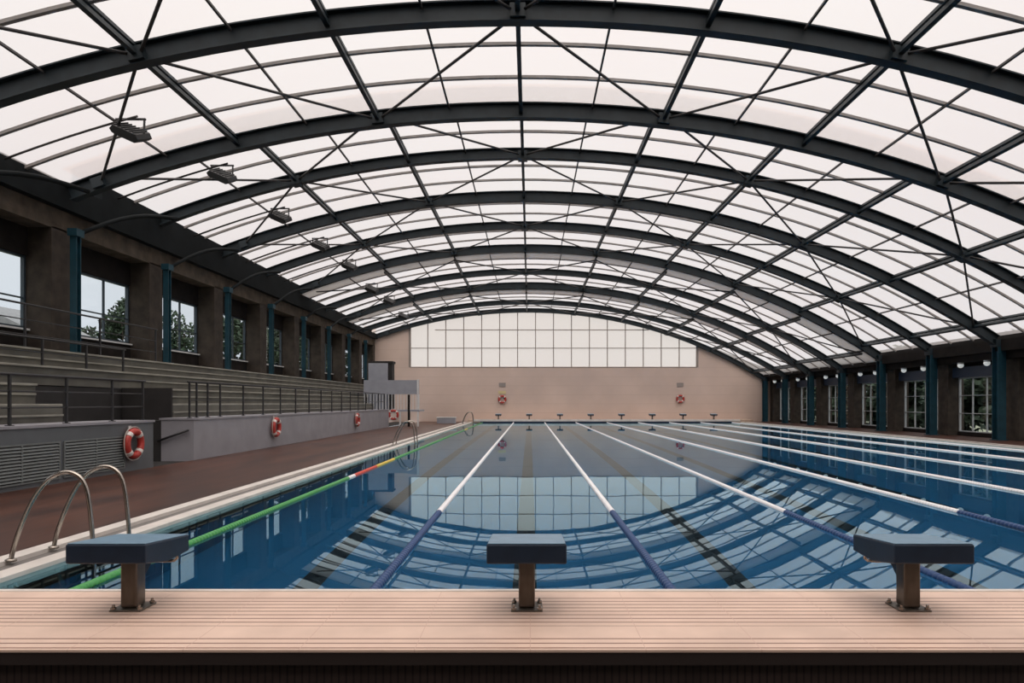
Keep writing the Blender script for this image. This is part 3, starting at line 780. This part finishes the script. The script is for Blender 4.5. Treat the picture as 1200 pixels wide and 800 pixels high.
dup(r0, (-2.30, YF, CAMZ + .30), 0, 'orange life ring on the far wall, left one')
dup(r0, (12.50, YF, CAMZ + .34), 0, 'orange life ring on the far wall, right one')
for x, lab in ((-2.30,'small grey sign above the left life ring on the far wall'), (12.5,'small grey sign above the right life ring on the far wall')):
    m = MB(); m.box(x-.28, x+.28, YF-.03, YF, CAMZ+1.35, CAMZ+1.68); o = m.build('sign_plate', M['sign']); tag(o, lab, 'sign')
m = MB(); m.box(-2.62,-2.0, YF-.03, YF, CAMZ+.75, CAMZ+1.0); tag(m.build('notice', M['sign_yellow']), 'pale yellow notice between left far life ring and its sign', 'notice')
# pale crate on the left deck near the far wall
r = thing('storage_crate', 'small pale crate on the brown deck near the far wall', 'crate', (-6.35, 52.0, ZD))
m = MB(); m.box(-.7,.7,-.3,.3,0,.42); m.build('crate_body', M['gate_white'], r, .02)
m = MB(); m.box(-.74,.74,-.33,.33,.42,.48); m.build('lid', M['white'], r, .01)

# ------------------------------------------------------------------ outdoors beyond the windows
mb = MB(); mb.box(-160, -14.2, -60, 220, -.6, -.3); struct(mb.build('ground_outside', M['ground']), 'ground outside the left windows', 'ground')
mb = MB(); mb.box(21.2, 90, -60, 160, -.6, -.3); struct(mb.build('ground_outside', M['ground']), 'ground outside the right windows', 'ground')
def tree(x, y, h, rad, label, name='tree', nleaf=1500, group=None, zb=-.3, leaf=.17, low=.35):
    r = thing(name, label, 'tree' if name == 'tree' else 'shrub', (x, y, zb), 0, group)
    m = MB(); m.tube([(0,0,-.05),(.1,.05,h*.3),(0,.1,h*.6)], .16, 8)
    for k in range(5):
        a = k*1.3; m.tube([(.05,.05,h*(.35+.05*k)), (rad*.5*math.cos(a), rad*.5*math.sin(a), h*(.55+.06*k))], .06, 6)
    m.build('trunk', M['bark'], r)
    f = MB(); clumps = [(Vector((random.uniform(-.6,.6)*rad, random.uniform(-.6,.6)*rad, h*random.uniform(low,.92))), rad*random.uniform(.3,.55)) for _ in range(22)]
    for _ in range(nleaf):
        c, q = random.choice(clumps); d = Vector((random.gauss(0,1), random.gauss(0,1), random.gauss(0,1))).normalized() * q * random.uniform(.55,1.05)
        p = c + d; s = leaf * rad/2 ; u = Vector((random.gauss(0,1), random.gauss(0,1), random.gauss(0,1))).normalized(); w = u.orthogonal().normalized()
        f.poly([p - u*s, p + w*s*.5, p + u*s, p - w*s*.5], [(0,1,2,3)])
    f.build('foliage', M['leaf'], r)
    return r
tree(-34.0, 57, 10.9, 2.1, 'tall dark green tree seen through the second left window', nleaf=5200, leaf=.16)
tree(-35.5, 70, 11.2, 2.8, 'bushy tree seen through the third left window', nleaf=4200, low=.2)
tree(-35.5, 82, 13.0, 4.0, 'broad tree seen through the fourth left window', nleaf=4200, low=.15)
tree(-35.0, 95, 14.0, 4.6, 'broad tree seen through the fifth left window', nleaf=4200, low=.15)
tree(-34.0, 112, 15.0, 5.2, 'broad tree beyond the farthest left windows', nleaf=4200, low=.15)
tree(-47.5, 73, 9.8, 3.6, 'low rounded tree left of the tall dark tree outside', nleaf=4200, low=.2)
r = thing('house', 'pale house with a grey gabled roof outside the first left window', 'house', (-46.8, 62, -.3))
m = MB(); m.box(-4,4,-4,4,0,8.2); m.build('house_wall', M['house'], r)
m = MB(); m.prism([(-4.6,8.1),(4.6,8.1),(0,10.4)], 1, -4.5, 4.5); m.build('gabled_roof', M['house_roof'], r)
for i in range(10):
    tree(24.6 + (i % 2)*.8, 26 + i*4.6, 4.8, 2.3, 'dark shrub outside the right windows, %s in line' % ORD[i], 'shrub', 2600, 'shrubs outside the right windows', leaf=.27, low=.12)

# ------------------------------------------------------------------ sky light
w = bpy.data.worlds.new('overcast'); sc.world = w; w.use_nodes = True
nt = w.node_tree; bg = nt.nodes['Background']
tc = nt.nodes.new('ShaderNodeTexCoord'); sx = nt.nodes.new('ShaderNodeSeparateXYZ'); rp = nt.nodes.new('ShaderNodeValToRGB')
nt.links.new(tc.outputs['Generated'], sx.inputs[0]); nt.links.new(sx.outputs[2], rp.inputs[0])
E = rp.color_ramp.elements
E[0].position = 0.0; E[0].color = (.80, .84, .90, 1)
E[1].position = 1.0; E[1].color = (2.3, 2.3, 2.25, 1)
for p_, c_ in ((.25, (.88, .90, .93, 1)), (.5, (1.08, 1.08, 1.08, 1))):
    e = E.new(p_); e.color = c_
# broad hazy-sun patch added to the sky high behind the camera for light inside
dt = nt.nodes.new('ShaderNodeVectorMath'); dt.operation = 'DOT_PRODUCT'
g = Vector((0.10, -0.42, 0.90)).normalized(); dt.inputs[1].default_value = g
nt.links.new(tc.outputs['Generated'], dt.inputs[0])
mx = nt.nodes.new('ShaderNodeMath'); mx.operation = 'MAXIMUM'; mx.inputs[1].default_value = 0; nt.links.new(dt.outputs['Value'], mx.inputs[0])
pw = nt.nodes.new('ShaderNodeMath'); pw.operation = 'POWER'; pw.inputs[1].default_value = 9; nt.links.new(mx.outputs[0], pw.inputs[0])
ml = nt.nodes.new('ShaderNodeMath'); ml.operation = 'MULTIPLY'; ml.inputs[1].default_value = 6.0; nt.links.new(pw.outputs[0], ml.inputs[0])
bg2 = nt.nodes.new('ShaderNodeBackground'); bg2.inputs[0].default_value = (1, .95, .90, 1); nt.links.new(ml.outputs[0], bg2.inputs[1])
ad = nt.nodes.new('ShaderNodeAddShader'); wo = nt.nodes['World Output']
nt.links.new(rp.outputs[0], bg.inputs[0]); bg.inputs[1].default_value = 1.0
nt.links.new(bg.outputs[0], ad.inputs[0]); nt.links.new(bg2.outputs[0], ad.inputs[1]); nt.links.new(ad.outputs[0], wo.inputs[0])

# ------------------------------------------------------------------ camera and view
cam = bpy.data.cameras.new('camera'); co = bpy.data.objects.new('camera', cam); COL.objects.link(co)
co.location = (0, 0, CAMZ); co.rotation_euler = (math.pi/2, 0, 0)
cam.sensor_width = 36; cam.lens = 24.0; cam.shift_x = -21/1200; cam.shift_y = 72/1200; cam.clip_end = 500; cam.clip_start = .05
sc.camera = co
sc.view_settings.view_transform = 'Standard'; sc.view_settings.look = 'None'
sc.view_settings.exposure = 0; sc.view_settings.gamma = 1; sc.view_settings.use_curve_mapping = False
sc.cycles.use_denoising = True
sc.cycles.max_bounces = 12; sc.cycles.diffuse_bounces = 6; sc.cycles.glossy_bounces = 5; sc.cycles.transmission_bounces = 8
sc.cycles.transparent_max_bounces = 12
